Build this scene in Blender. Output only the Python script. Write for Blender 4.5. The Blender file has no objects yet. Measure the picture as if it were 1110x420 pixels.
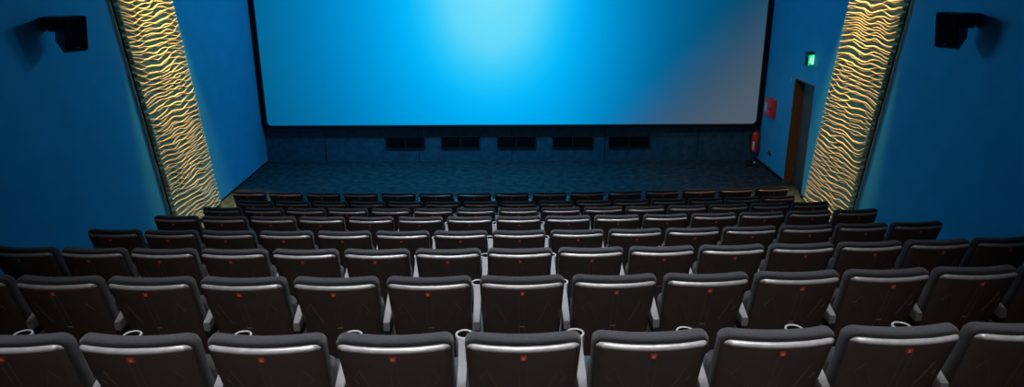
import bpy, bmesh, math, random
from mathutils import Vector, Matrix, noise
random.seed(7)
sc = bpy.context.scene
C = sc.collection
PI = math.pi

# ------------------------------------------------------------------ helpers
def link(name, me, parent=None):
    o = bpy.data.objects.new(name, me)
    C.objects.link(o)
    if parent is not None:
        o.parent = parent
    return o

def obj(name, bm, m, parent=None, smooth=35):
    bmesh.ops.recalc_face_normals(bm, faces=bm.faces[:])
    me = bpy.data.meshes.new(name)
    bm.to_mesh(me); bm.free()
    for mm in (m if isinstance(m, (list, tuple)) else [m]):
        me.materials.append(mm)
    if smooth:
        me.polygons.foreach_set('use_smooth', [True] * len(me.polygons))
        me.set_sharp_from_angle(angle=math.radians(smooth))
    return link(name, me, parent)

def tag(o, label=None, cat=None, group=None, kind=None):
    if label: o['label'] = label
    if cat: o['category'] = cat
    if group: o['group'] = group
    if kind: o['kind'] = kind
    return o

def thing(name, label, cat, loc=(0, 0, 0), rz=0, group=None):
    o = bpy.data.objects.new(name, None)
    C.objects.link(o)
    o.empty_display_size = 0.1
    o.location = loc
    o.rotation_euler = (0, 0, rz)
    return tag(o, label, cat, group)

def copy_tree(o, parent=None):
    c = o.copy(); C.objects.link(c)
    if parent is not None:
        c.parent = parent
    for ch in list(o.children):
        copy_tree(ch, c)
    return c

def box(bm, x0, x1, y0, y1, z0, z1, bev=0, mi=0, seg=2):
    g = bmesh.ops.create_cube(bm, size=1)
    for v in g['verts']:
        v.co = Vector(((x0 + x1) / 2 + v.co.x * (x1 - x0), (y0 + y1) / 2 + v.co.y * (y1 - y0), (z0 + z1) / 2 + v.co.z * (z1 - z0)))
    fs = {f for v in g['verts'] for f in v.link_faces}
    for f in fs: f.material_index = mi
    if bev:
        es = list({e for v in g['verts'] for e in v.link_edges})
        bmesh.ops.bevel(bm, geom=es, offset=bev, segments=seg, profile=.5, affect='EDGES')
    return g

def tube(bm, pts, r, n=8, closed=False):
    P = [Vector(p) for p in pts]
    rings = []
    k = len(P)
    up = None
    for i in range(k):
        a = P[(i - 1) % k] if (closed or i > 0) else P[i]
        b = P[(i + 1) % k] if (closed or i < k - 1) else P[i]
        t = (b - a).normalized()
        if up is None:
            up = t.orthogonal().normalized()
        up = (up - t * up.dot(t)).normalized()
        w = t.cross(up)
        rr = r[i] if isinstance(r, (list, tuple)) else r
        rings.append([bm.verts.new(P[i] + (up * math.cos(2 * PI * j / n) + w * math.sin(2 * PI * j / n)) * rr) for j in range(n)])
    for i in range(k if closed else k - 1):
        A, B = rings[i], rings[(i + 1) % k]
        for j in range(n):
            bm.faces.new((A[j], A[(j + 1) % n], B[(j + 1) % n], B[j]))
    if not closed:
        bm.faces.new(rings[0][::-1]); bm.faces.new(rings[-1])

def lathe(bm, prof, n=24, cx=0, cy=0):
    rings = []
    for r, z in prof:
        rings.append([bm.verts.new((cx + r * math.cos(2 * PI * j / n), cy + r * math.sin(2 * PI * j / n), z)) for j in range(n)])
    for a, b in zip(rings, rings[1:]):
        for j in range(n):
            bm.faces.new((a[j], a[(j + 1) % n], b[(j + 1) % n], b[j]))
    bm.faces.new(rings[0][::-1]); bm.faces.new(rings[-1])

def rr_ring(hw, z0, z1, r, d, nt=12, ns=10, nc=5):
    """rounded rectangle in (x, z), inset by d, always the same number of points"""
    hw -= d; z0 += d; z1 -= d
    r = max(min(r - d, hw * .95, (z1 - z0) * .47), .003)
    cs = [(hw - r, z1 - r, 0), (-hw + r, z1 - r, PI / 2), (-hw + r, z0 + r, PI), (hw - r, z0 + r, 1.5 * PI)]
    pts = []
    for q, (cx, cz, a0) in enumerate(cs):
        arc = [(cx + r * math.cos(a0 + PI / 2 * i / nc), cz + r * math.sin(a0 + PI / 2 * i / nc)) for i in range(nc + 1)]
        nx = cs[(q + 1) % 4]
        a1 = nx[2]
        nxt = (nx[0] + r * math.cos(a1), nx[1] + r * math.sin(a1))
        pts += arc
        m = nt if q in (0, 2) else ns
        for i in range(1, m):
            t = i / m
            pts.append((arc[-1][0] + (nxt[0] - arc[-1][0]) * t, arc[-1][1] + (nxt[1] - arc[-1][1]) * t))
    return pts

def slab(bm, hw, z0, z1, r, levels, warp=lambda x, y, z: (x, y, z), caps=(.25, .5, .75, .93), xo=0, **kw):
    """lofts rounded rectangles along y; levels = [(y, inset)], both ends closed by concentric rings"""
    half = min(hw, (z1 - z0) / 2)
    def ring(y, d):
        return [bm.verts.new(warp(x + xo, y, z)) for x, z in rr_ring(hw, z0, z1, r, d, **kw)]
    L = []
    y, d = levels[0]
    for c in reversed(caps):
        L.append((y, d + (half - d) * c))
    L += levels
    y, d = levels[-1]
    for c in caps:
        L.append((y, d + (half - d) * c))
    rings = [ring(*q) for q in L]
    n = len(rings[0])
    for a, b in zip(rings, rings[1:]):
        for j in range(n):
            bm.faces.new((a[j], a[(j + 1) % n], b[(j + 1) % n], b[j]))
    bm.faces.new(rings[0][::-1]); bm.faces.new(rings[-1])

# ------------------------------------------------------------------ materials
def mat(name, col, rough=.5, metal=0, spec=.5, noise_scale=0, noise_amt=0, bump=0, bump_scale=200, sheen=0, emit=None, coat=0):
    m = bpy.data.materials.new(name); m.use_nodes = True
    nt = m.node_tree; b = nt.nodes['Principled BSDF']
    b.inputs['Base Color'].default_value = (*col, 1)
    b.inputs['Roughness'].default_value = rough
    b.inputs['Metallic'].default_value = metal
    b.inputs['Specular IOR Level'].default_value = spec
    if sheen:
        b.inputs['Sheen Weight'].default_value = sheen
        b.inputs['Sheen Roughness'].default_value = .4
    if coat: b.inputs['Coat Weight'].default_value = coat
    if emit:
        b.inputs['Emission Color'].default_value = (*emit[0], 1)
        b.inputs['Emission Strength'].default_value = emit[1]
    tc = nt.nodes.new('ShaderNodeTexCoord')
    if noise_amt:
        n = nt.nodes.new('ShaderNodeTexNoise'); n.inputs['Scale'].default_value = noise_scale
        n.inputs['Detail'].default_value = 6
        nt.links.new(tc.outputs['Object'], n.inputs['Vector'])
        r = nt.nodes.new('ShaderNodeValToRGB')
        r.color_ramp.elements[0].position = .3; r.color_ramp.elements[1].position = .7
        r.color_ramp.elements[0].color = (*[c * (1 - noise_amt) for c in col], 1)
        r.color_ramp.elements[1].color = (*[min(1, c * (1 + noise_amt)) for c in col], 1)
        nt.links.new(n.outputs['Fac'], r.inputs['Fac'])
        nt.links.new(r.outputs['Color'], b.inputs['Base Color'])
    if bump:
        n2 = nt.nodes.new('ShaderNodeTexNoise'); n2.inputs['Scale'].default_value = bump_scale
        n2.inputs['Detail'].default_value = 3
        nt.links.new(tc.outputs['Object'], n2.inputs['Vector'])
        bp = nt.nodes.new('ShaderNodeBump'); bp.inputs['Strength'].default_value = bump
        bp.inputs['Distance'].default_value = .01
        nt.links.new(n2.outputs['Fac'], bp.inputs['Height'])
        nt.links.new(bp.outputs['Normal'], b.inputs['Normal'])
    return m

M = dict(
    wall=mat('blue_wall_paint', (.03, .345, .58), .75, spec=.2, noise_scale=3, noise_amt=.05),
    front=mat('dark_front_panelling', (.022, .095, .15), .8, spec=.2, noise_scale=9, noise_amt=.25, bump=.2, bump_scale=60),
    carpet=mat('carpet', (.030, .048, .056), .95, spec=.05, noise_scale=7, noise_amt=.45, bump=.6, bump_scale=90),
    ceil=mat('ceiling_paint', (.03, .035, .045), .9, spec=.1),
    back=mat('back_wall_paint', (.02, .05, .10), .8, spec=.1),
    black=mat('matte_black', (.006, .006, .007), .7, spec=.25),
    blackp=mat('black_plastic', (.012, .012, .013), .45),
    fabric=mat('charcoal_fabric', (.027, .028, .0325), .9, spec=.15, noise_scale=120, noise_amt=.3, bump=.5, bump_scale=380, sheen=.12),
    shell=mat('brown_black_plastic', (.060, .042, .036), .45, spec=.4, noise_scale=14, noise_amt=.12),
    lip=mat('lip_reflection_grey', (.20, .20, .21), .28, spec=.8, noise_scale=30, noise_amt=.15),
    arm=mat('light_grey_plastic', (.15, .15, .16), .5, spec=.4, noise_scale=60, noise_amt=.08),
    red=mat('red_plate', (.50, .05, .04), .5),
    digit=mat('plate_print', (.75, .42, .38), .6),
    ridge=mat('highlit_ridge_plastic', (.078, .062, .055), .45),  # shell creases coloured lighter for the light they catch
    well=mat('cup_well_black', (.003, .003, .003), .9, spec=0),
    rim=mat('cup_rim', (.34, .34, .35), .35),
    mark=mat('maker_mark', (.30, .28, .27), .5),
    relief=mat('cream_relief', (.54, .43, .25), .65, spec=.25, noise_scale=20, noise_amt=.05),
    grille=mat('speaker_grille', (.012, .013, .016), .8, spec=.2, bump=.5, bump_scale=300),
    vent=mat('vent_black', (.004, .004, .005), .8, spec=.1),
    ventlip=mat('vent_frame', (.012, .016, .022), .5),
    brown=mat('jamb_wood', (.17, .085, .035), .6, noise_scale=12, noise_amt=.2),
    door=mat('door_leaf', (.09, .09, .085), .6),
    xred=mat('fire_red', (.85, .03, .03), .35),
    white=mat('white_print', (.7, .72, .75), .5),
    pale=mat('pale_blue_print', (.35, .55, .75), .5),
    green=mat('exit_green', (.0, .35, .12), .5, emit=((.0, .75, .25), .9)),
    greenw=mat('exit_white', (.8, .9, .85), .5, emit=((.55, 1.0, .75), 1.0)),
    led=mat('led_strip', (.9, .85, .7), .5, emit=((1.0, .85, .55), 5)),
)

# ------------------------------------------------------------------ dimensions (camera at x=0, y=0)
CAMZ = 4.64
WX = 5.81          # half width of the room
FY = 16.6          # front wall
BY = -3.2          # back wall
CZ = 6.7           # ceiling
HB = .955          # height of a seat back
FWD = [2.749, 3.918, 5.18, 6.413, 7.65, 8.897, 10.07, 11.29]
DROP = [1.519, 1.786, 2.130, 2.456, 2.763, 3.10, 3.407, 3.685]
XO = [.047, .06, .06, .068, .078, .084, .10, .0]
PITCH = [.56] * 7 + [.626]
LVL = [CAMZ - d - HB - .019 for d in DROP]; LVL[7] = 0.0

# ------------------------------------------------------------------ setting
def quadbox(name, dims, m, kind='structure', parent=None):
    bm = bmesh.new()
    for d in dims: box(bm, *d)
    return tag(obj(name, bm, m, parent, smooth=0), kind=kind)

def make_floor():
    bm = bmesh.new()
    prof = [(BY, -.3), (BY, LVL[0] + .3), (FWD[0] - .42, LVL[0] + .3)]
    for i in range(7):
        prof += [(FWD[i] - .42, LVL[i]), (FWD[i + 1] - .42, LVL[i])]
    prof += [(FWD[7] - .42, 0), (FY + .2, 0), (FY + .2, -.3)]
    a = [bm.verts.new((-WX - .0, y, z)) for y, z in prof]
    b = [bm.verts.new((WX + .0, y, z)) for y, z in prof]
    n = len(prof)
    for i in range(n):
        bm.faces.new((a[i], a[(i + 1) % n], b[(i + 1) % n], b[i]))
    bm.faces.new(a); bm.faces.new(b[::-1])
    # threshold of the doorway
    box(bm, WX, WX + .5, DY0, DY1, -.3, 0)
    return tag(obj('floor', bm, M['carpet'], smooth=0), kind='structure')

DY0, DY1, DH = 13.79, 14.80, 2.245
make_floor()
quadbox('wall_left', [(-WX - .25, -WX, BY, FY + .2, -.3, CZ)], M['wall'])
quadbox('wall_right', [(WX, WX + .25, BY, DY0, -.3, CZ), (WX, WX + .25, DY1, FY + .2, -.3, CZ), (WX, WX + .25, DY0, DY1, DH, CZ)], M['wall'])
quadbox('wall_front', [(-WX, WX, FY, FY + .2, 0, CZ)], M['front'])
quadbox('wall_back', [(-WX, WX, BY - .2, BY, -.3, CZ)], M['back'])
quadbox('ceiling', [(-WX, WX, BY, FY + .2, CZ, CZ + .2)], M['ceil'])
quadbox('baseboard_right', [(WX - .02, WX, DY1 + .03, FY, 0, .07), (WX - .02, WX, FWD[7] - .42, DY0, 0, .07)], M['black'])
quadbox('baseboard_left', [(-WX, -WX + .02, FWD[7] - .42, FY, 0, .03)], M['black'])
# seams between the panels under the screen
quadbox('trim_1', [(x - .006, x + .006, FY - .006, FY, 0, .84) for x in (-4.4, -2.2, 0.0, 2.2, 4.4)], M['black'])
# doorway
quadbox('trim_2', [(WX + .0, WX + .25, DY1 - .02, DY1, 0, DH), (WX + .0, WX + .25, DY0, DY0 + .02, 0, DH), (WX, WX + .25, DY0 + .02, DY1 - .02, DH - .02, DH)], M['brown'])
bm = bmesh.new()
box(bm, WX + .20, WX + .245, DY0 + .03, DY1 - .03, .01, DH - .03, .004)
box(bm, WX + .193, WX + .203, DY0 + .15, DY1 - .15, .2, 1.0, .003)
box(bm, WX + .193, WX + .203, DY0 + .15, DY1 - .15, 1.2, 2.05, .003)
tag(obj('door_1', bm, M['door']), kind='structure')

# ------------------------------------------------------------------ screen
def screen_material():
    m = bpy.data.materials.new('lit_screen'); m.use_nodes = True
    nt = m.node_tree
    for n in list(nt.nodes): nt.nodes.remove(n)
    N = nt.nodes.new; L = nt.links.new
    out = N('ShaderNodeOutputMaterial'); em = N('ShaderNodeEmission')
    tc = N('ShaderNodeTexCoord')
    def blob(cx, cz, sx, sz, stops):
        mp = N('ShaderNodeMapping')
        mp.inputs['Location'].default_value = (-cx / sx, 0, -cz / sz)
        mp.inputs['Scale'].default_value = (1 / sx, 0, 1 / sz)
        L(tc.outputs['Object'], mp.inputs['Vector'])
        ln = N('ShaderNodeVectorMath'); ln.operation = 'LENGTH'
        L(mp.outputs['Vector'], ln.inputs[0])
        r = N('ShaderNodeValToRGB'); r.color_ramp.interpolation = 'LINEAR'
        e = r.color_ramp.elements
        while len(e) < len(stops): e.new(.5)
        for el, (p, c) in zip(e, stops):
            el.position = p; el.color = (*c, 1)
        L(ln.outputs['Value'], r.inputs['Fac'])
        return r
    def lin(r, g, b):
        f = lambda c: (c / 255 / 12.92) if c <= 10 else ((c / 255 + .055) / 1.055) ** 2.4
        return (f(r), f(g), f(b))
    # blue picture: bright cyan near the upper middle, deep blue outwards
    keys = [(0, (120, 226, 251)), (.12, (96, 216, 250)), (.20, (30, 194, 251)), (.25, (0, 180, 250)), (.33, (0, 160, 230)),
            (.50, (0, 126, 188)), (.70, (4, 97, 142)), (.90, (8, 74, 110))]
    stops = []
    for k in range(24):
        p = k / 23 * .9
        for (p0, c0), (p1, c1) in zip(keys, keys[1:]):
            if p0 <= p <= p1 + 1e-9:
                t = (p - p0) / (p1 - p0)
                stops.append((p, lin(*[a + (b - a) * t for a, b in zip(c0, c1)]))); break
    main = blob(-.42, 3.95, 8.0, 10.6, stops)
    sp = N('ShaderNodeSeparateXYZ'); L(tc.outputs['Object'], sp.inputs[0])
    dg = N('ShaderNodeMath'); dg.operation = 'SUBTRACT'
    L(sp.outputs['X'], dg.inputs[0]); L(sp.outputs['Z'], dg.inputs[1])
    def mrange(src, a, b, c, d):
        n = N('ShaderNodeMapRange'); n.interpolation_type = 'SMOOTHSTEP'
        for k, v in zip((1, 2, 3, 4), (a, b, c, d)): n.inputs[k].default_value = v
        L(src, n.inputs[0]); return n.outputs[0]
    gf = mrange(dg.outputs[0], .9, 4.6, 0, 1)
    dim = mrange(sp.outputs['X'], .6, 4.4, 1, .58)
    vm = N('ShaderNodeVectorMath'); vm.operation = 'SCALE'
    L(main.outputs['Color'], vm.inputs[0]); L(dim, vm.inputs['Scale'])
    mx = N('ShaderNodeMix'); mx.data_type = 'RGBA'
    L(gf, mx.inputs[0]); L(vm.outputs[0], mx.inputs[6])
    mx.inputs[7].default_value = (*lin(78, 92, 106), 1)
    L(mx.outputs[2], em.inputs['Color'])
    em.inputs['Strength'].default_value = 1.0
    L(em.outputs[0], out.inputs['Surface'])
    return m

SB, ST, SW = .895, 5.75, 5.70
sroot = thing('cinema_screen', 'huge cinema screen glowing bright blue in a black masking frame', 'screen', (0, FY, 0))
bm = bmesh.new()
slab(bm, SW, SB, ST, .10, [(-.05, 0), (-.03, 0)], nt=20, ns=10)
obj('screen_surface', bm, screen_material(), sroot, smooth=30)
bm = bmesh.new()
def frame_ring(hw, z0, z1, r, y): return [bm.verts.new((x, y, z)) for x, z in rr_ring(hw, z0, z1, r, 0)]
SH = SW + .105
ra = frame_ring(SH, SB - .055, ST + .12, .12, -.003); rb = frame_ring(SH, SB - .055, ST + .12, .12, -.14)
rc = frame_ring(SW + .0, SB, ST, .10, -.14); rd = frame_ring(SW + .0, SB, ST, .10, -.003)
for a, b in ((ra, rb), (rb, rc), (rc, rd)):
    for j in range(len(a)):
        bm.faces.new((a[j], a[(j + 1) % len(a)], b[(j + 1) % len(a)], b[j]))
obj('masking_frame', bm, M['black'], sroot, smooth=30)

# ------------------------------------------------------------------ grilles under the screen
vx = [(-2.97, -2.05), (-1.67, -.75), (-.345, .565), (.955, 1.91), (2.28, 3.25)]
ordn = ['first', 'second', 'third', 'fourth', 'fifth', 'sixth', 'seventh', 'eighth', 'ninth', 'tenth', 'eleventh', 'twelfth', 'thirteenth', 'fourteenth', 'fifteenth']
vl = ['black slotted vent under the screen, leftmost of the five', 'black slotted vent under the screen, second from the left of five',
      'black slotted vent in the middle of the five under the screen', 'black slotted vent under the screen, second from the right of five',
      'black slotted vent with a pale upper rim, rightmost of the five']
for k, (x0, x1) in enumerate(vx):
    t = thing('wall_vent', vl[k], 'vent', ((x0 + x1) / 2, FY, .46), 0, 'vents below the screen')
    w = (x1 - x0) / 2
    bm = bmesh.new(); box(bm, -w + .012, w - .012, -.010, -.002, -.125, .125)
    obj('backing', bm, M['vent'], t, smooth=0)
    bm = bmesh.new()
    box(bm, -w, w, -.03, 0, .125, .145, .004); box(bm, -w, w, -.03, 0, -.145, -.125, .004)
    box(bm, -w, -w + .02, -.03, 0, -.125, .125); box(bm, w - .02, w, -.03, 0, -.125, .125)
    box(bm, -.012, .012, -.03, -.010, -.125, .125)
    obj('frame', bm, M['ventlip'], t, smooth=0)
    bm = bmesh.new()
    for j in range(7):
        z = -.105 + j * .035
        for (a, b) in ((-w + .02, -.012), (.012, w - .02)):
            vs = [bm.verts.new(p) for p in ((a, -.026, z - .012), (b, -.026, z - .012), (b, -.010, z + .010), (a, -.010, z + .010),
                                            (a, -.026, z - .008), (b, -.026, z - .008), (b, -.010, z + .014), (a, -.010, z + .014))]
            for f in ((0, 1, 2, 3), (4, 7, 6, 5), (0, 4, 5, 1), (3, 2, 6, 7), (0, 3, 7, 4), (1, 5, 6, 2)):
                bm.faces.new([vs[i] for i in f])
    obj('louvres', bm, M['vent'], t, smooth=0)

# ------------------------------------------------------------------ relief panels on the side walls
PW = 1.81; SL = .213   # width along the wall, lean
PZ0, PZ1 = .06, 6.5
def relief_h(u, v, seed):
    # two families of wavy ridges that cross and merge, leaving lens-shaped hollows
    def fam(k, lam):
        n = noise.noise(Vector((u * 1.9 + seed + k * 7.3, v * 1.9 + k * 3.1, seed * 1.7 + k)))
        m = noise.noise(Vector((u * 5.0 - seed, v * 5.5 + k * 5.7, seed * .3 + 9 * k)))
        c = noise.noise(Vector((u * .7, v * .8, seed + 20 + k * 4)))
        ph = v / lam + 1.25 * n + .16 * m + 1.0 * c + .5 * k
        return max(0, .5 + .5 * math.cos(2 * PI * ph)) ** 1.25
    return max(fam(0, .104), fam(1, .099))

def panel(side, label, seed):
    # local frame: x away from the wall (towards the room), y along the room
    t = thing('relief_panel', label, 'wall panel', (side * WX, 11.63, 0), 0, 'wavy relief panels on the side walls')
    yn = lambda z: -SL * z            # near edge at height z (relative to 11.63)
    def pt(d, yy, z): return (-side * max(d, .003), yy, z)
    bm = bmesh.new()                  # backing board, held off the wall
    vs = []
    for d in (.038, .062):
        for (z, e) in ((PZ0, 0), (PZ0, PW), (PZ1, PW), (PZ1, 0)):
            vs.append(bm.verts.new(pt(d, yn(z) + e, z)))
    for f in ((0, 1, 2, 3), (4, 7, 6, 5), (0, 4, 5, 1), (1, 5, 6, 2), (2, 6, 7, 3), (3, 7, 4, 0)):
        bm.faces.new([vs[i] for i in f])
    obj('backing_board', bm, M['black'], t, smooth=0)
    bm = bmesh.new()
    NU, NV = 110, 900
    rows = []
    for j in range(NV + 1):
        z = PZ0 + (PZ1 - PZ0) * j / NV
        r = []
        for i in range(NU + 1):
            u = PW * i / NU
            ed = min(1, i / 2, (NU - i) / 2, j / 3, (NV - j) / 3)
            h = relief_h(u, z , seed) * ed
            r.append(bm.verts.new(pt(.064 + .062 * h, yn(z) + u, z)))
        rows.append(r)
    for a, b in zip(rows, rows[1:]):
        for i in range(NU):
            bm.faces.new((a[i], a[i + 1], b[i + 1], b[i]))
    obj('wavy_relief', bm, M['relief'], t, smooth=80)
    bm = bmesh.new()                  # spacer and light strip between board and wall
    for e0, e1, d0, d1 in ((.30, .34, 0, .038), (PW - .34, PW - .30, 0, .038)):
        vs = []
        for d in (d0, d1):
            for (z, e) in ((PZ0 + .1, e0), (PZ0 + .1, e1), (PZ1 - .1, e1), (PZ1 - .1, e0)):
                vs.append(bm.verts.new(pt(d, yn(z) + e, z)))
        for f in ((0, 1, 2, 3), (4, 7, 6, 5), (0, 4, 5, 1), (1, 5, 6, 2), (2, 6, 7, 3), (3, 7, 4, 0)):
            bm.faces.new([vs[i] for i in f])
    obj('spacer', bm, M['black'], t, smooth=0)
    bm = bmesh.new()
    vs = []
    for d in (.010, .024):
        for (z, e) in ((PZ0 + .1, .15), (PZ0 + .1, .17), (PZ1 - .1, .17), (PZ1 - .1, .15)):
            vs.append(bm.verts.new(pt(d, yn(z) + e, z)))
    for f in ((0, 1, 2, 3), (4, 7, 6, 5), (0, 4, 5, 1), (1, 5, 6, 2), (2, 6, 7, 3), (3, 7, 4, 0)):
        bm.faces.new([vs[i] for i in f])
    obj('light_strip', bm, M['led'], t, smooth=0)
    return t
panel(-1, 'wavy ribbed relief panel slanting down the left wall, lit yellow at its top', 3.1)
panel(1, 'wavy ribbed relief panel slanting down the right wall, golden from top to bottom', 11.7)

# ------------------------------------------------------------------ wall speakers
def speaker(side, label):
    # local x = out from the wall
    t = thing('wall_speaker', label, 'speaker', (side * WX, 9.2, 3.85), 0, 'speakers on the side walls')
    s = -side
    bm = bmesh.new()
    box(bm, min(0, s * .03), max(0, s * .03), -.06, .06, -.08, .09, .006)
    obj('wall_plate', bm, M['blackp'], t)
    bm = bmesh.new()
    box(bm, min(s * .03, s * .20), max(s * .03, s * .20), -.06, .06, -.05, .10, .01)
    box(bm, min(s * .08, s * .18), max(s * .08, s * .18), -.065, .065, -.08, -.045, .006)
    obj('bracket_arm', bm, M['blackp'], t)
    # cabinet: profile in a turned frame (f = the way it faces, down and towards the seats)
    az = math.radians(SPK_AZ) * s
    f = Vector((s * math.cos(math.radians(SPK_AZ)), -math.sin(math.radians(SPK_AZ)), 0))
    w = Vector((f.y, -f.x, 0)); up = Vector((0, 0, 1))
    c = Vector((s * .33, 0, -.04))
    til = math.radians(14)
    fu = (up * math.cos(til) + f * math.sin(til) * 1).normalized()
    def P(a, b, h): return c + f * a + w * b + up * h + f * (math.tan(til) * h)
    # side profile: (forward, height)
    prof = [(.13, .145), (.13, -.275), (.06, -.30), (-.13, -.17), (-.15, .145)]
    bm = bmesh.new()
    A = [bm.verts.new(P(a, -.135, h)) for a, h in prof]; B = [bm.verts.new(P(a, .135, h)) for a, h in prof]
    bm.faces.new(A); bm.faces.new(B[::-1])
    for i in range(5): bm.faces.new((A[i], A[(i + 1) % 5], B[(i + 1) % 5], B[i]))
    bmesh.ops.bevel(bm, geom=bm.edges[:], offset=.008, segments=2, affect='EDGES')
    cab = obj('cabinet', bm, M['blackp'], t)
    bm = bmesh.new()
    vs = []
    for a in (.128, .142):
        for b, h in ((-.122, -.26), (.122, -.26), (.122, .130), (-.122, .130)):
            vs.append(bm.verts.new(P(a, b, h)))
    for fc in ((0, 1, 2, 3), (4, 7, 6, 5), (0, 4, 5, 1), (1, 5, 6, 2), (2, 6, 7, 3), (3, 7, 4, 0)):
        bm.faces.new([vs[i] for i in fc])
    bmesh.ops.bevel(bm, geom=bm.edges[:], offset=.005, segments=2, affect='EDGES')
    obj('front_grille', bm, M['grille'], cab)
    bm = bmesh.new()
    vs = []
    for a in (.140, .146):
        for b, h in ((-.02, -.245), (.02, -.245), (.02, -.235), (-.02, -.235)):
            vs.append(bm.verts.new(P(a, b, h)))
    for fc in ((0, 1, 2, 3), (4, 7, 6, 5), (0, 4, 5, 1), (1, 5, 6, 2), (2, 6, 7, 3), (3, 7, 4, 0)):
        bm.faces.new([vs[i] for i in fc])
    obj('badge', bm, M['mark'], cab, smooth=0)
SPK_AZ = 35
speaker(-1, 'black wall speaker on a bracket on the left blue wall')
speaker(1, 'black wall speaker on a bracket on the right blue wall')

# ------------------------------------------------------------------ things by the door
t = thing('exit_sign', 'lit green exit sign on the right wall above the doorway', 'exit sign', (WX, 14.05, 2.72), math.radians(28))
bm = bmesh.new(); box(bm, -.17, .0, -.04, .05, .10, .15, .006)
box(bm, -.165, -.005, -.03, .04, -.11, .10, .004)
obj('housing', bm, M['blackp'], t)
bm = bmesh.new(); box(bm, -.158, -.012, -.042, -.030, -.10, .10, .003)
fp = obj('face_panel', bm, M['green'], t)
bm = bmesh.new()
# running figure and bright doorway
box(bm, -.055, -.018, -.046, -.042, -.085, .085)
bmesh.ops.create_circle(bm, cap_ends=True, radius=.013, segments=12, matrix=Matrix.Translation((-.105, -.0445, .055)) @ Matrix.Rotation(PI / 2, 4, 'X'))
for a, b, r in (((-.105, .04), (-.100, -.01), .009), ((-.100, -.01), (-.080, -.045), .007), ((-.080, -.045), (-.085, -.08), .006),
                ((-.100, -.01), (-.125, -.04), .007), ((-.125, -.04), (-.148, -.045), .006), ((-.104, .035), (-.080, .012), .005), ((-.104, .035), (-.130, .015), .005)):
    tube(bm, [(a[0], -.044, a[1]), (b[0], -.044, b[1])], r, 6)
obj('pictogram', bm, M['greenw'], fp, smooth=0)

t = thing('fire_hose_cabinet', 'small red fire equipment box on the blue wall beside the screen', 'fire box', (WX, 15.88, 1.41))
bm = bmesh.new(); box(bm, -.10, 0, -.23, .23, -.20, .20, .012); obj('body', bm, M['xred'], t)
bm = bmesh.new(); box(bm, -.115, -.10, -.21, .21, -.18, .18, .006)
dr = obj('front_door', bm, M['xred'], t)
bm = bmesh.new(); box(bm, -.118, -.115, .03, .18, -.11, .10); obj('sign_plate', bm, M['pale'], dr, smooth=0)
bm = bmesh.new(); box(bm, -.125, -.115, -.18, -.14, -.03, .03, .003); obj('latch', bm, M['blackp'], dr)

t = thing('fire_extinguisher', 'red fire extinguisher hanging low in the right corner by the screen', 'fire extinguisher', (5.70, FY - .13, .24))
bm = bmesh.new()
lathe(bm, [(.05, 0), (.075, .006), (.08, .02), (.08, .40), (.072, .44), (.045, .475), (.03, .49)], 24)
body = obj('cylinder', bm, M['xred'], t)
bm = bmesh.new()
for j in range(9):
    pass
n0 = 14
ra = [bm.verts.new((.0812 * math.cos(a), .0812 * math.sin(a), .06)) for a in [PI + .55 + .6 * i / n0 for i in range(n0 + 1)]]
rb = [bm.verts.new((v.co.x, v.co.y, .26)) for v in ra]
for i in range(n0): bm.faces.new((ra[i], ra[i + 1], rb[i + 1], rb[i]))
obj('label_band', bm, M['white'], body)
bm = bmesh.new()
lathe(bm, [(.028, .488), (.03, .50), (.026, .53), (.018, .55)], 16)
box(bm, -.09, .02, -.012, .012, .555, .570, .003); box(bm, -.08, .02, -.010, .010, .530, .542, .003)
obj('valve', bm, M['blackp'], t)
bm = bmesh.new()
tube(bm, [(-.02, -.01, .52), (-.07, -.02, .53), (-.12, -.03, .48), (-.135, -.03, .38), (-.13, -.03, .25), (-.115, -.03, .12), (-.10, -.04, .07)], .011, 8)
tube(bm, [(-.10, -.04, .08), (-.098, -.042, .0)], [.014, .019], 10)
obj('hose', bm, M['blackp'], t)
bm = bmesh.new(); box(bm, -.05, .05, .082, .13, .30, .36, .004); box(bm, -.03, .03, .078, .13, .05, .09, .004)
obj('wall_bracket', bm, M['blackp'], t)

t = thing('floor_box', 'low black box with a pale spot on the carpet under the extinguisher', 'floor box', (5.55, 16.12, 0))
bm = bmesh.new(); box(bm, -.14, .10, -.09, .09, 0, .075, .012); box(bm, -.10, .02, -.05, .06, .075, .12, .012); obj('body', bm, M['blackp'], t)
bm = bmesh.new(); lathe(bm, [(.022, .075), (.022, .09), (.012, .10)], 12, .045, -.05); obj('pale_knob', bm, M['white'], t)

t = thing('wall_socket', 'small dark socket plate low on the blue wall beyond the doorway', 'wall socket', (WX, 15.76, .385))
bm = bmesh.new(); box(bm, -.015, 0, -.08, .08, -.035, .035, .005); p = obj('plate', bm, M['blackp'], t)
bm = bmesh.new()
for yy in (-.055, .055):
    bmesh.ops.create_cone(bm, cap_ends=True, segments=16, radius1=.022, radius2=.02, depth=.008, matrix=Matrix.Translation((-.016, yy * .7, 0)) @ Matrix.Rotation(PI / 2, 4, 'Y'))
obj('outlet', bm, M['black'], p)
t = thing('wall_switch', 'tiny pale switch on the blue wall at the doorway top corner', 'switch', (WX, 14.93, 2.2))
bm = bmesh.new(); box(bm, -.014, 0, -.035, .035, -.06, .06, .005); p = obj('plate', bm, M['wall'], t)
bm = bmesh.new(); box(bm, -.022, -.014, -.016, .016, -.035, .035, .003); obj('rocker', bm, M['pale'], p)

# ------------------------------------------------------------------ the cinema seat (faces +y, origin on the floor below the top of its back)
BH = .2575
def warp(x, y, z):
    k = max(0, (HB - z) / .65)
    y2 = y + .22 * k ** 1.15 + (.042 * min(1.3, (x / BH) ** 2))
    return (x * (1 - .085 * k), y2, z)

def rear_y(d=0): return -.012 - d

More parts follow.
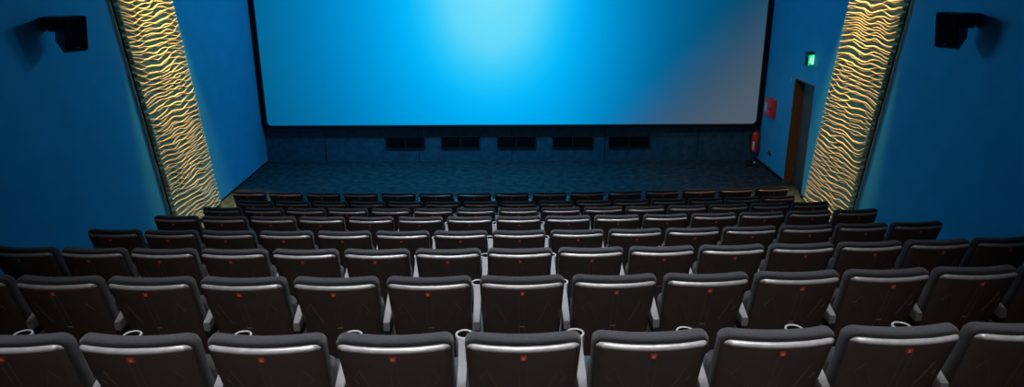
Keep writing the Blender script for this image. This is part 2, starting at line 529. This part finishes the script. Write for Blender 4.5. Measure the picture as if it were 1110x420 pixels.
def make_seat():
    root = thing('cinema_chair', 'x', 'chair', (0, 0, 0), 0, 'tip-up cinema seats in eight rows')
    # padded backrest
    bm = bmesh.new()
    slab(bm, BH, .33, HB - .019, .05, [(.012, .014), (.016, .006), (.024, .0015), (.036, 0), (.066, 0), (.080, .004), (.090, .013), (.096, .028)], warp)
    obj('backrest_cushion', bm, M['fabric'], root, smooth=60)
    # rear shell
    bm = bmesh.new()
    slab(bm, BH - .010, .29, HB - .049, .034, [(.010, .012), (.0105, .002), (.004, .001), (-.010, .0165), (-.0125, .023)], warp)
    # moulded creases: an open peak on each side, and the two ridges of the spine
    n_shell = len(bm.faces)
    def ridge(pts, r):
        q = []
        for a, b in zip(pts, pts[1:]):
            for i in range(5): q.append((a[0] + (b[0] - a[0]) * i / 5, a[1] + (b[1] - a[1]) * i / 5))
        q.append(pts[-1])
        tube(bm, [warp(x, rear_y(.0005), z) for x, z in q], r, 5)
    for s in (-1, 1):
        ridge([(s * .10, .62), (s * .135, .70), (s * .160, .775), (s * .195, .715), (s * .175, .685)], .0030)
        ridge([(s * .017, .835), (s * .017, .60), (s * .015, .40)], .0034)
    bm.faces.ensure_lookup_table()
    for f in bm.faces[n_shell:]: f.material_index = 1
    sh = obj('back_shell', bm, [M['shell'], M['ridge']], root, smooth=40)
    # lip along the top of the shell, lamp reflection painted in as grey
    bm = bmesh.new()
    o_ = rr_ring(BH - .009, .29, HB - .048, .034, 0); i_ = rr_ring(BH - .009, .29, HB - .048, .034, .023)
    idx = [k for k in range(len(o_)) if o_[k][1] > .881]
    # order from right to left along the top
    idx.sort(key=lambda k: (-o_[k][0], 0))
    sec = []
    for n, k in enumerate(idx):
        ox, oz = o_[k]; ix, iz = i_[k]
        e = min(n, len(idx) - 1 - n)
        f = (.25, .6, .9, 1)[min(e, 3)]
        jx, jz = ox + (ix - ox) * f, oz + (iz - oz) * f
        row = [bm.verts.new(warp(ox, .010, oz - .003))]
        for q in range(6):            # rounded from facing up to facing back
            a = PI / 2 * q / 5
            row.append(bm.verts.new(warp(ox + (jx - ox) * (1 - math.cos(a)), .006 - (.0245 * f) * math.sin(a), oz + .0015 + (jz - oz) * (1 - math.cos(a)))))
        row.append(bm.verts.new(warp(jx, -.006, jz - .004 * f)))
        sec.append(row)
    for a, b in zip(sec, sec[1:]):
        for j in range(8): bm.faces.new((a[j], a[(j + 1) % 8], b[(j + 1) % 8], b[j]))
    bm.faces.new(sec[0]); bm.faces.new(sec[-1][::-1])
    obj('top_lip', bm, M['lip'], sh, smooth=70)['label'] = 'glossy lip along the top of the shell, reflection painted grey'
    # red number plate
    bm = bmesh.new()
    def wbox(x0, x1, y0, y1, z0, z1):
        g = box(bm, x0, x1, y0, y1, z0, z1)
        for v in g['verts']: v.co = warp(*v.co)
    wbox(-.0135, .0135, rear_y(.005), rear_y(-.002), .841, .868)
    pl = obj('number_plate', bm, M['red'], sh, smooth=0); pl['label'] = 'small red number plate'
    bm = bmesh.new()
    wbox(-.006, .006, rear_y(.0062), rear_y(.004), .854, .8585); wbox(-.006, .006, rear_y(.0062), rear_y(.004), .8465, .850)
    bm2 = bm
    # kept as part of the plate's face
    me = pl.data
    b3 = bmesh.new(); b3.from_mesh(me)
    tmp = bpy.data.meshes.new('t'); bm.to_mesh(tmp); bm.free()
    nf = len(b3.faces); b3.from_mesh(tmp); b3.faces.ensure_lookup_table()
    for f in b3.faces[nf:]: f.material_index = 1
    b3.to_mesh(me); b3.free(); bpy.data.meshes.remove(tmp)
    me.materials.append(M['digit'])
    bm = bmesh.new()
    wbox(-.020, .020, rear_y(.0025), rear_y(-.001), .580, .589)
    obj('maker_plate', bm, M['mark'], sh, smooth=0)
    # folded-up seat cushion
    bm = bmesh.new()
    def fold(x, y, z): return (x, y + .10 * (.74 - z), z)
    slab(bm, .243, .36, .715, .05, [(.21, .02), (.218, .006), (.235, 0), (.285, 0), (.305, .008), (.315, .03)], fold)
    cu = obj('seat_cushion', bm, M['fabric'], root, smooth=60)
    bm = bmesh.new(); slab(bm, .20, .39, .68, .04, [(.316, .02), (.326, .012), (.332, .03)], fold)
    obj('seat_pan', bm, M['blackp'], cu)
    arm = make_arm(root)
    return root

def make_arm(root):
    xa = -.28
    bm = bmesh.new()
    # top pad: plan outline widens to the cup holder
    prof = [(.13, .020), (.16, .022), (.22, .023), (.29, .0235), (.36, .025), (.44, .029), (.475, .036)]
    R, yc = .047, .515
    for k in range(7):
        a = -.62 + (PI / 2 + .62) * k / 6
        prof.append((yc + R * math.sin(a), R * math.cos(a) if k < 6 else .001))
    lv = [(.570, .7), (.580, .92), (.60, .95), (.64, .97), (.675, 1.0), (.686, .97), (.690, .86)]
    def dip(y, z): return z - (.085 if z > .62 else .03) * min(1, max(0, (.42 - y) / .28)) ** 1.4
    rings = []
    for z, s in lv:
        q = [(s * w, y) for y, w in prof] + [(-s * w, y) for y, w in prof[::-1]]
        rings.append([bm.verts.new((xa + x, yc * .5 + (y - yc * .5) * (1 - (1 - s) * .08), dip(y, z))) for x, y in q])
    for a, b in zip(rings, rings[1:]):
        for j in range(len(a)): bm.faces.new((a[j], a[(j + 1) % len(a)], b[(j + 1) % len(a)], b[j]))
    bm.faces.new(rings[0][::-1]); bm.faces.new(rings[-1])
    a = obj('armrest', bm, M['arm'], root, smooth=50); a['label'] = 'light grey armrest'
    bm = bmesh.new()
    tube(bm, [(xa + .041 * math.cos(2 * PI * k / 24), yc + .041 * math.sin(2 * PI * k / 24), .692) for k in range(24)], .0055, 6, closed=True)
    ch = obj('cup_holder', bm, M['rim'], a)
    bm = bmesh.new()
    lathe(bm, [(.037, .6905), (.037, .6925), (.033, .6928)], 24, xa, yc)
    obj('cup_well', bm, M['well'], a)
    bm = bmesh.new(); box(bm, xa - .019, xa + .019, .13, .26, .50, .55, .004)
    obj('bracket', bm, M['black'], a)
    bm = bmesh.new()
    box(bm, xa - .017, xa + .017, .15, .36, .06, .51, .006)
    box(bm, xa - .015, xa + .015, .27, .37, .505, .58, .004)
    box(bm, xa - .03, xa + .03, .10, .44, 0, .06, .006)
    obj('stanchion', bm, M['arm'], root)
    return a

proto = make_seat()
ROWNAME = ['the nearest row', 'the second nearest row', 'the third nearest row', 'the fourth nearest row', 'the fifth nearest row',
           'the sixth nearest row', 'the row behind the front', 'the front row by the carpet']
SPAN = [(-4, 4), (-6, 6)] + [(-7, 7)] * 6
RCURVE, RYAW = 60.0, .015
first = True
for r in range(8):
    a, b = SPAN[r]
    cnt = b - a + 1
    for i in range(a, b + 1):
        s = proto if first else copy_tree(proto)
        first = False
        x = XO[r] + i * PITCH[r]
        y = FWD[r] - .04 + x * x / (2 * RCURVE) + RYAW * x
        s.location = (x, y, LVL[r])
        s.rotation_euler = (0, 0, x / RCURVE + RYAW)
        if r == 7: s.scale = (1.1, 1, 1)
        k = i - a
        if i == 0: where = 'middle seat'
        elif i < 0: where = 'seat at the left end' if k == 0 else ordn[k] + ' from the left end'
        else: where = 'seat at the right end' if k == cnt - 1 else ordn[cnt - 1 - k] + ' from the right end'
        if r < 2: where = where.replace(' end', ' edge')
        lk = 'charcoal cinema seat with red tag' if r < 6 else 'small dark cinema seat'
        s['label'] = '%s, %s of %s' % (lk, where, ROWNAME[r])
        s['group'] = 'tip-up cinema seats in ' + ROWNAME[r]
        if i == b and r >= 2:     # closing armrest of the row
            for ch in list(s.children):
                if ch.name.startswith('armrest') or ch.name.startswith('stanchion'):
                    c = copy_tree(ch, s); c.location = (.56, 0, 0)

# ------------------------------------------------------------------ lights
def area(name, loc, size, power, col, rot=(0, 0, 0), spread=180):
    l = bpy.data.lights.new(name, 'AREA'); l.shape = 'RECTANGLE'
    l.size, l.size_y = size; l.energy = power; l.color = col
    l.spread = math.radians(spread)
    o = bpy.data.objects.new(name, l); C.objects.link(o)
    o.location = loc; o.rotation_euler = rot
    return o
def spot(name, loc, target, power, col, angle, blend=.5, radius=.05):
    l = bpy.data.lights.new(name, 'SPOT'); l.energy = power; l.color = col
    l.spot_size = math.radians(angle); l.spot_blend = blend; l.shadow_soft_size = radius
    o = bpy.data.objects.new(name, l); C.objects.link(o)
    o.location = loc
    o.rotation_euler = (Vector(target) - Vector(loc)).to_track_quat('-Z', 'Y').to_euler()
    return o
# house lights over the seating block
for i, (yy, pw) in enumerate(((2.6, 90), (5.0, 110), (7.4, 110))):
    area('house_light', (0, yy, CZ - .05), (4.4, .5), pw * .62, (.96, .98, 1.0), (0, 0, 0), 54)
spot('rear_fill', (0, -1.5, CZ - .2), (0, 6.5, .8), 480, (1.0, .84, .74), 62, .8, .3)  # unseen warm fill added from behind to lift the seat shells
# warm lamps washing down the relief panels
for s in (-1, 1):
    for q in (0, 1, 2):
        yy = 10.74 + q * .52
        spot('panel_lamp', (s * (WX - .55), yy, CZ - .1), (s * (WX - .22), yy + 1.15, 1.0), 2500, (1.0, .62, .14) if s < 0 else (1.0, .62, .18), 24, .8, .05)
# unseen warm spots added for orange light on front row ends and right floor
spot('corner_fill', (-4.6, 9.6, CZ - .2), (-4.3, 11.4, .9), 260, (1.0, .52, .18), 22, .9, .06)
spot('corner_fill', (4.6, 9.6, CZ - .2), (4.1, 11.9, .5), 560, (1.0, .52, .20), 34, .9, .06)
spot('corner_fill', (3.0, 11.6, CZ - .3), (4.9, 15.0, .4), 250, (1.0, .60, .36), 44, .9, .06)
spot('carpet_fill', (-1.4, 13.8, CZ - .4), (-1.2, 14.0, 0), 1000, (.03, .50, 1.0), 96, .9, .3)  # unseen blue fill added to brighten the front carpet
# unseen point lights added near the screen to fill the blue walls
for q in (-1, 1):
    l = bpy.data.lights.new('wall_fill', 'POINT'); l.energy = 150; l.color = (.15, .63, 1.0); l.shadow_soft_size = .22
    o = bpy.data.objects.new('wall_fill', l); C.objects.link(o); o.location = (q * .7 - .85, 14.2, 5.1)
# cold wash of the room
w = bpy.data.worlds.new('World'); sc.world = w; w.use_nodes = True
w.node_tree.nodes['Background'].inputs[0].default_value = (.2, .4, .8, 1)
w.node_tree.nodes['Background'].inputs[1].default_value = .0

# ------------------------------------------------------------------ camera
cam = bpy.data.cameras.new('camera'); co = bpy.data.objects.new('camera', cam); C.objects.link(co)
cam.sensor_fit = 'HORIZONTAL'; cam.sensor_width = 36; cam.lens = 784 / 1110 * 36
cam.clip_start = .05
Rm = Matrix.Rotation(math.radians(90 - 18.2), 4, 'X') @ Matrix.Rotation(-.004, 4, 'Z')
co.matrix_world = Matrix.Translation((0, 0, CAMZ)) @ Rm
sc.camera = co
sc.view_settings.view_transform = 'Standard'; sc.view_settings.look = 'None'
sc.view_settings.exposure = 0; sc.view_settings.gamma = 1
sc.view_settings.use_curve_mapping = False
